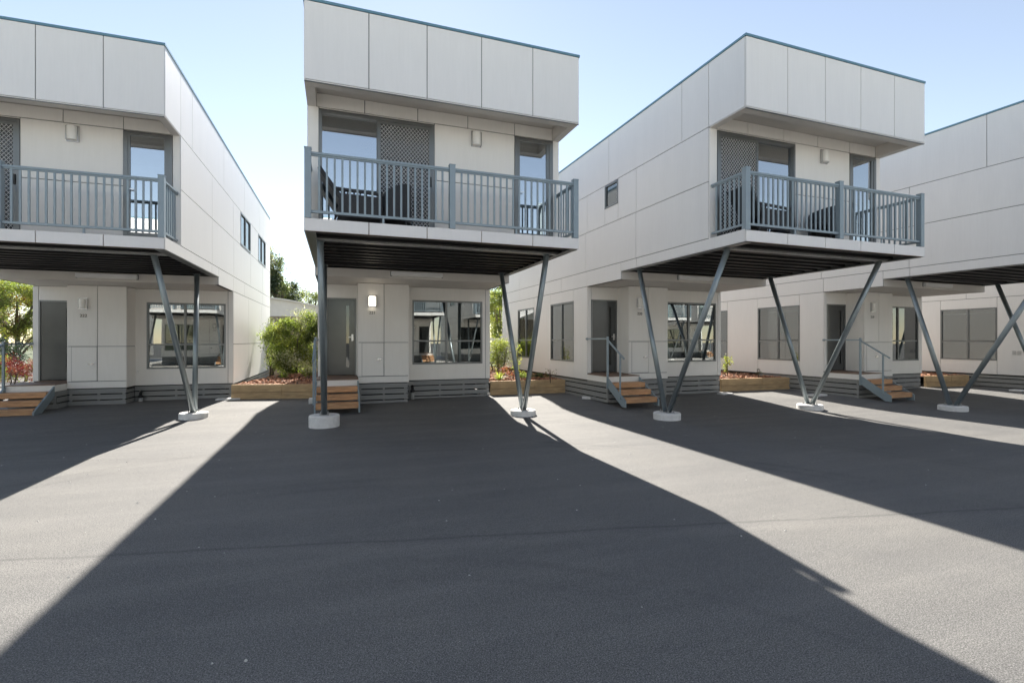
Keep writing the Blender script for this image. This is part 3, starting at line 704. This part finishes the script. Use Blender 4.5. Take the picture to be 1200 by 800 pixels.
# planters: front edge from a to b, going back by depth
def planter(a, b, depth, label, zb, zt, n_mulch=1100, seed=1):
    rng = random.Random(seed)
    a = Vector(a); b = Vector(b); d = (b-a); ln = d.length; ang = math.atan2(d.y, d.x)
    e = empty('timber_planter', (a.x, a.y, 0), ang)
    h = (zt-zb+.04)/2
    for k in range(2):
        m = MB(); m.box(.0, ln*.58-.003, -.04+.004*k, .05, zb-.04+k*h, zb-.04+(k+1)*h-.006); m.build('sleeper', M['sleeper'], e, bevel=.006)
        m = MB(); m.box(ln*.58+.003, ln, -.037-.004*k, .05, zb-.04+k*h, zb-.04+(k+1)*h-.006); m.build('sleeper', M['sleeper'], e, bevel=.006)
    # bed
    m = MB(); nx, ny = 14, 20
    v = [(ln*i/nx, .05+(depth-.05)*j/ny, zt-.05+.10*(j/ny)+rng.uniform(-.015, .02)) for j in range(ny+1) for i in range(nx+1)]
    m.add(v, [(j*(nx+1)+i, j*(nx+1)+i+1, (j+1)*(nx+1)+i+1, (j+1)*(nx+1)+i) for j in range(ny) for i in range(nx)])
    m.build('mulch_bed', M['soil'], e)
    m = MB()
    for _ in range(n_mulch):
        px, py = rng.uniform(.02, ln-.02), .05+(depth-.1)*rng.random()**1.5; pz = zt-.03+.10*(py/depth)+rng.uniform(0, .02)
        p = Vector((px, py, pz)); a_ = Vector((rng.gauss(0, 1), rng.gauss(0, 1), rng.gauss(0, .35))).normalized(); b_ = a_.cross(Vector((rng.gauss(0, .3), rng.gauss(0, .3), 1))).normalized()
        l = rng.uniform(.02, .06); w = l*rng.uniform(.3, .6); t_ = Vector((0, 0, .008))
        q = [p-a_*l-b_*w, p+a_*l-b_*w, p+a_*l+b_*w, p-a_*l+b_*w]
        m.add(q+[x_+t_ for x_ in q], [(4, 5, 6, 7), (0, 1, 5, 4), (1, 2, 6, 5), (2, 3, 7, 6), (3, 0, 4, 7)], rng.choice((0, 0, 1)))
    ch = m.build_fast('bark_chips', [M['mulch'], simple('orange chip', (.52, .28, .17), .9)], e); ch['kind'] = 'stuff'
    return tag(e, label, 'planter', 'raised timber garden beds between the cabins')
planter((-2.98, 15.72), (-.68, 15.18), 6.5, 'weathered timber planter bed between the left and middle cabins', .12, .53, 1500, 2)
planter((4.20, 14.32), (6.62, 14.22), 6.5, 'timber planter bed in the gap right of the middle cabin', .12, .545, 1700, 3)
planter((11.55, 12.95), (14.28, 12.80), 6.5, 'timber planter bed left of the second cabin from the right', .12, .53, 1500, 4)
planter((19.35, 11.75), (21.30, 11.55), 6, 'timber planter bed beside the last struts at right', .12, .53, 1100, 5)

def small_plant(u, d, z, h, w, mats, n, size, label, name='young_plant', seed=1, cat='plant', spiky=False, group='small plants in the timber beds'):
    rng = random.Random(seed); x, y = along(u, d); e = empty(name, (x, y, z)); t = MB()
    for k in range(4 if not spiky else 1):
        a = rng.uniform(0, 6.28); q = rng.uniform(.2, .6)*w
        t.tube([(0, 0, -.04), (math.cos(a)*q*.5, math.sin(a)*q*.5, h*.5), (math.cos(a)*q, math.sin(a)*q, h*rng.uniform(.7, 1))], [.012, .009, .004], 5)
    t.build('stem', M['bark'], e)
    mb = MB()
    if spiky:
        for k in range(n):
            a = rng.uniform(0, 6.28); el = rng.uniform(.3, 1.3); l = h*rng.uniform(.7, 1.1); dr = Vector((math.cos(a)*math.cos(el), math.sin(a)*math.cos(el), math.sin(el)))
            sd = dr.cross(Vector((0, 0, 1))).normalized()*.012; mid = dr*l*.6; tip = dr*l+Vector((0, 0, -.12*l))
            mb.add([-sd, sd, mid+sd, mid-sd, tip], [(0, 1, 2, 3), (3, 2, 4)], rng.randrange(len(mats)))
    else: leaves(mb, (0, 0, h*.6), (w, w, h*.5), n, size, tuple(range(len(mats))), rng, 9, .4)
    mb.build_fast('foliage', mats, e); tag(e, label, cat, group)
small_plant(333, 16.2, .5, .32, .10, [LM['fresh']], 60, .1, 'pale spiky tuft near the left end of the left planter', 'grass_tuft', 21, 'plant', True)
small_plant(362, 16.0, .5, .34, .28, [LM['yellow'], LM['cream'], LM['fresh']], 700, .05, 'rounded cream and green plant at the right end of the left planter', 'variegated_plant', 22)
small_plant(585, 14.6+.9, .52, .40, .14, [LM['fresh'], LM['yellow']], 60, .1, 'tall grassy tuft at the left end of the bed beside the middle cabin', 'grass_tuft', 23, 'plant', True)
small_plant(601, 15.9, .5, .30, .2, [LM['pink'], LM['fresh'], LM['pink']], 420, .05, 'pink flowering plant behind the struts right of the middle cabin', 'flowering_plant', 24)
small_plant(612, 15.4, .5, .28, .2, [LM['fresh'], LM['olive']], 420, .05, 'low green plant just left of the small shrubs near the strut', 'young_plant', 25)
small_plant(628, 15.6, .5, .22, .24, [LM['dark'], LM['olive']], 450, .05, 'dark low shrub in the bed right of the struts', 'young_plant', 26)
small_plant(645, 15.2, .5, .40, .22, [LM['olive'], LM['brown']], 90, .05, 'sparse twiggy plant at the right end of the bed near the wall', 'young_plant', 27)
small_plant(606, 17.0, .5, 1.15, .18, [LM['fresh'], LM['yellow']], 260, .07, 'thin upright sapling behind the struts right of the middle cabin', 'sapling', 28)
small_plant(853, 17.0, .52, .72, .17, [LM['fresh'], LM['yellow']], 320, .06, 'upright green plant in the bed right of the second balcony cabin', 'young_plant', 29)
small_plant(889, 16.8, .5, .30, .10, [LM['olive'], LM['dark']], 70, .05, 'small dark twiggy plant beside the window in the third bed', 'young_plant', 30)
small_plant(1105, 19.0, .5, .36, .2, [LM['fresh'], LM['olive']], 300, .06, 'small green plant between the last struts in the far right bed', 'young_plant', 31)
small_plant(590, 17.4, .5, .35, .3, [LM['pink'], LM['brown'], LM['fresh']], 700, .05, 'reddish ground plant in the gap near the middle cabin corner', 'flowering_plant', 32)

# ------------------------------------------------------------------ things behind
# pale curved roof building behind the left gap
e = empty('curved_roof_shed', (*along(296, 32), .15), -.2)
m = MB(); w2 = 5.5; dp = 8
m.box(-w2, w2, 0, dp, 0, 3.2); m.build('wall', M['block'], e)
m = MB(); n = 20; pr = []
for i in range(n+1):
    t_ = -1+2*i/n; pr.append((t_*(w2+.3), 3.22+1.15*(1-t_*t_)))
v = [(a, -.3, b) for a, b in pr]+[(a, dp+.3, b) for a, b in pr]+[(a, -.3, b+.08) for a, b in pr]+[(a, dp+.3, b+.08) for a, b in pr]; k = n+1
f = []
for i in range(n): f += [(i, i+1, k+i+1, k+i), (2*k+i, 3*k+i, 3*k+i+1, 2*k+i+1), (i, 2*k+i, 2*k+i+1, i+1), (k+i, k+i+1, 3*k+i+1, 3*k+i)]
m.add(v, f); m.add([(a, .0, b) for a, b in pr[1:-1]]+[(pr[-2][0], 0, 3.201), (pr[1][0], 0, 3.201)], [tuple(range(n+1))]); m.build('roof', M['shed'], e)
tag(e, 'low building with a pale curved roof behind the bush at left', 'shed')
# brown block wall by the left gap
e = empty('garden_wall', (*along(326, 22.5), .1), -.18)
m = MB()
for r_ in range(10):
    for q in range(6):
        o_ = .2*(r_ % 2); m.box(-1.2+q*.4+o_, -1.2+(q+1)*.4-.008+o_, 0, .19, r_*.2, r_*.2+.192)
m.box(-1.15, 1.35, .01, .18, 0, 1.99); m.build('blocks', M['block'], e)
tag(e, 'brown block garden wall beside the left cabin behind the planter', 'wall')
# slatted fence seen in gap 2-3
e = empty('slatted_fence', (*along(588, 23), .15), .0)
for k in range(9): MB().box(-2.4, 2.4, 0, .02, .15+k*.18, .15+k*.18+.14).build('slat', M['skirt'], e)
for px in (-2.4, 0, 2.4): MB().box(px-.04, px+.04, .021, .10, -.1, 1.85).build('post', M['skirt'], e)
tag(e, 'grey slatted fence behind the green bush in the narrow gap', 'fence')

# pavers / concrete footings beside skirts
def cblock(u, v_, z, sx, sy, sz, rz, label):
    d = F_*(CAMH-z)/(v_-398.95); x, y = along(u, d); e_ = MB().box(-sx/2, sx/2, -sy/2, sy/2, 0, sz).build('concrete_block', M['conc'], None, bevel=.01)
    e_.location = (x, y, z-.01); e_.rotation_euler.z = rz; tag(e_, label, 'block', 'concrete blocks by the skirtings')
cblock(571, 463, .10, .55, .28, .09, 0, 'flat concrete block at the right corner of the middle cabin skirting')
cblock(368, 473, .08, .25, .35, .16, 0, 'upright concrete block behind the left strut of the middle cabin')
cblock(690, 468, .08, .38, .22, .09, -.5, 'flat concrete block under the side skirting of the cabin right of middle')
cblock(958, 464.5, .08, .55, .25, .08, .1, 'flat concrete block behind the strut of the fourth cabin')
cblock(1193, 459, .08, .45, .3, .08, .1, 'flat concrete block at the right edge of the picture')
cblock(268, 468.5, .10, .6, .28, .06, .0, 'flat concrete block at the right corner of the left cabin')
cblock(850, 462, .10, .45, .25, .05, .1, 'flat concrete block at the right corner of the cabin right of middle')

# loose chips of stone lying on the asphalt
m = MB(); rg = random.Random(77)
for _ in range(240):
    px, py = rg.uniform(-7, 12), rg.uniform(1.6, 13); r_ = rg.uniform(.004, .013); z0 = ground_z(px, py)
    pts = [(px+r_*rg.uniform(.6, 1.3)*math.cos(a), py+r_*rg.uniform(.6, 1.3)*math.sin(a), z0+.001) for a in (0, 1.2, 2.5, 3.8, 5)]
    m.add(pts+[(px, py, z0+r_*.9)], [(0, 1, 5), (1, 2, 5), (2, 3, 5), (3, 4, 5), (4, 0, 5)])
o = m.build('stone_chips', simple('pale stone chip', (.5, .49, .46), .8)); o['kind'] = 'stuff'; o['label'] = 'loose pale stone chips scattered on the asphalt'; o['category'] = 'gravel'

# balcony furniture
def lounge(loc, rz, label):
    e = empty('lounge_chair', loc, rz); e.scale = (.9, .85, .9)
    m = MB(); m.prism([(-.30, .30), (.45, .40), (.45, .46), (-.28, .37)], -.30, .30); m.build('seat', M['vinyl'], e, bevel=.015)
    m = MB(); m.prism([(.40, .42), (.86, 1.02), (.92, .98), (.48, .38)], -.30, .30); m.build('backrest', M['vinyl'], e, bevel=.015)
    for sx in (-.31, .29):
        m = MB(); m.box(sx, sx+.03, -.28, -.24, 0, .56); m.build('leg', M['vinyl'], e)
        m = MB(); m.bar((sx+.015, .42, .6), (sx+.015, .62, 0), .03, .04); m.build('leg', M['vinyl'], e)
        m = MB(); m.prism([(-.32, .55), (.66, .62), (.66, .66), (-.32, .60)], sx-.01, sx+.04); m.build('armrest', M['vinyl'], e)
        m = MB(); m.prism([(-.24, .12), (.55, .12), (.52, .55), (-.24, .53)], sx+.006, sx+.02); m.build('side_panel', M['vinyl'], e)
    return tag(e, label, 'lounge chair', 'dark outdoor chairs on the balconies')
def tub(loc, rz, label):
    e = empty('tub_chair', loc, rz); m = MB(); n = 18; ri, ro = .25, .29
    v = []; f = []
    for i in range(n+1):
        a = -.75*math.pi+1.5*math.pi*i/n + math.pi/2; top = .50+.30*max(0, math.cos((i/n-.5)*math.pi))**.8
        for r_ in (ri, ro):
            for z in (.12, top): v.append((r_*math.cos(a)*1.05, r_*math.sin(a), z))
    for i in range(n):
        o_ = 4*i; f += [(o_, o_+1, o_+5, o_+4), (o_+2, o_+6, o_+7, o_+3), (o_+1, o_+3, o_+7, o_+5), (o_, o_+4, o_+6, o_+2)]
    m.add(v, f+[(0, 2, 3, 1), (4*n, 4*n+1, 4*n+3, 4*n+2)]); m.build('backrest', M['vinyl'], e)
    m = MB(); m.tube([(0, 0, .34), (0, 0, .40), (0, 0, .43)], [.25, .25, .22], 24); m.build('seat', M['vinyl'], e)
    for sx, sy in ((-1, -1), (1, -1), (-1, 1), (1, 1)):
        m = MB(); m.tube([(sx*.18, sy*.17, .35), (sx*.23, sy*.22, 0)], [.018, .014], 8); m.build('leg', M['vinyl'], e)
    return tag(e, label, 'chair', 'dark outdoor chairs on the balconies')
def on_balcony(i, x, y):
    (ox, oy), yw, dz = CB[i]
    return (ox+x*math.cos(yw)-y*math.sin(yw), oy+x*math.sin(yw)+y*math.cos(yw), ZS+dz-.002)
lounge(on_balcony(1, .97, .48), R(90), 'dark lounge chair at the left end of the middle cabin balcony')
tub(on_balcony(1, 1.44, .50), R(-100), 'dark tub chair beside the lounge chair on the middle cabin balcony')
lounge(on_balcony(2, 1.05, .48), R(90), 'dark lounge chair by the mesh screen on the balcony right of middle')
tub(on_balcony(2, 2.55, .48), R(-80), 'dark tub chair below the wall lamp on the balcony right of middle')

# ------------------------------------------------------------------ sky, sun, camera
K, MM = .17, 1.23
sd = Vector((K, MM, 1)).normalized(); elev = math.asin(sd.z); az = math.atan2(sd.x, sd.y)
w = bpy.data.worlds.new('World'); scene.world = w; w.use_nodes = True
nt = w.node_tree; nt.nodes.clear()
sky = nt.nodes.new('ShaderNodeTexSky'); sky.sky_type = 'NISHITA'; sky.sun_disc = False
sky.sun_elevation = elev; sky.sun_rotation = az; sky.air_density = 1.0; sky.dust_density = .03; sky.ozone_density = 2.0; sky.altitude = 0
bg = nt.nodes.new('ShaderNodeBackground'); bg.inputs[1].default_value = .05
wo = nt.nodes.new('ShaderNodeOutputWorld'); hs = nt.nodes.new('ShaderNodeHueSaturation'); hs.inputs['Saturation'].default_value = .80; nt.links.new(sky.outputs[0], hs.inputs['Color']); nt.links.new(hs.outputs[0], bg.inputs[0]); nt.links.new(bg.outputs[0], wo.inputs[0])
ld = bpy.data.lights.new('sun', 'SUN'); ld.energy = 2.9; ld.angle = R(.53); ld.color = (1, 1, 1)
lo = bpy.data.objects.new('sun', ld); COL.objects.link(lo); lo.location = (0, 0, 30)
lo.rotation_euler = (-sd).to_track_quat('-Z', 'Y').to_euler()

cd = bpy.data.cameras.new('camera'); cam = bpy.data.objects.new('camera', cd); COL.objects.link(cam)
cd.sensor_width = 36; cd.lens = 36*F_/1200; cd.clip_start = .05; cd.clip_end = 2000; cd.shift_y = -.0009
cam.location = (0, 0, CAMH); cam.rotation_euler = (R(90), 0, -TH); scene.camera = cam
scene.view_settings.view_transform = 'Standard'; scene.view_settings.look = 'None'
scene.view_settings.exposure = 2.14; scene.view_settings.gamma = 1
scene.view_settings.use_white_balance = True; scene.view_settings.white_balance_temperature = 7250; scene.view_settings.white_balance_tint = 10
scene.cycles.max_bounces = 12; scene.cycles.diffuse_bounces = 8; scene.cycles.glossy_bounces = 6; scene.cycles.transparent_max_bounces = 12
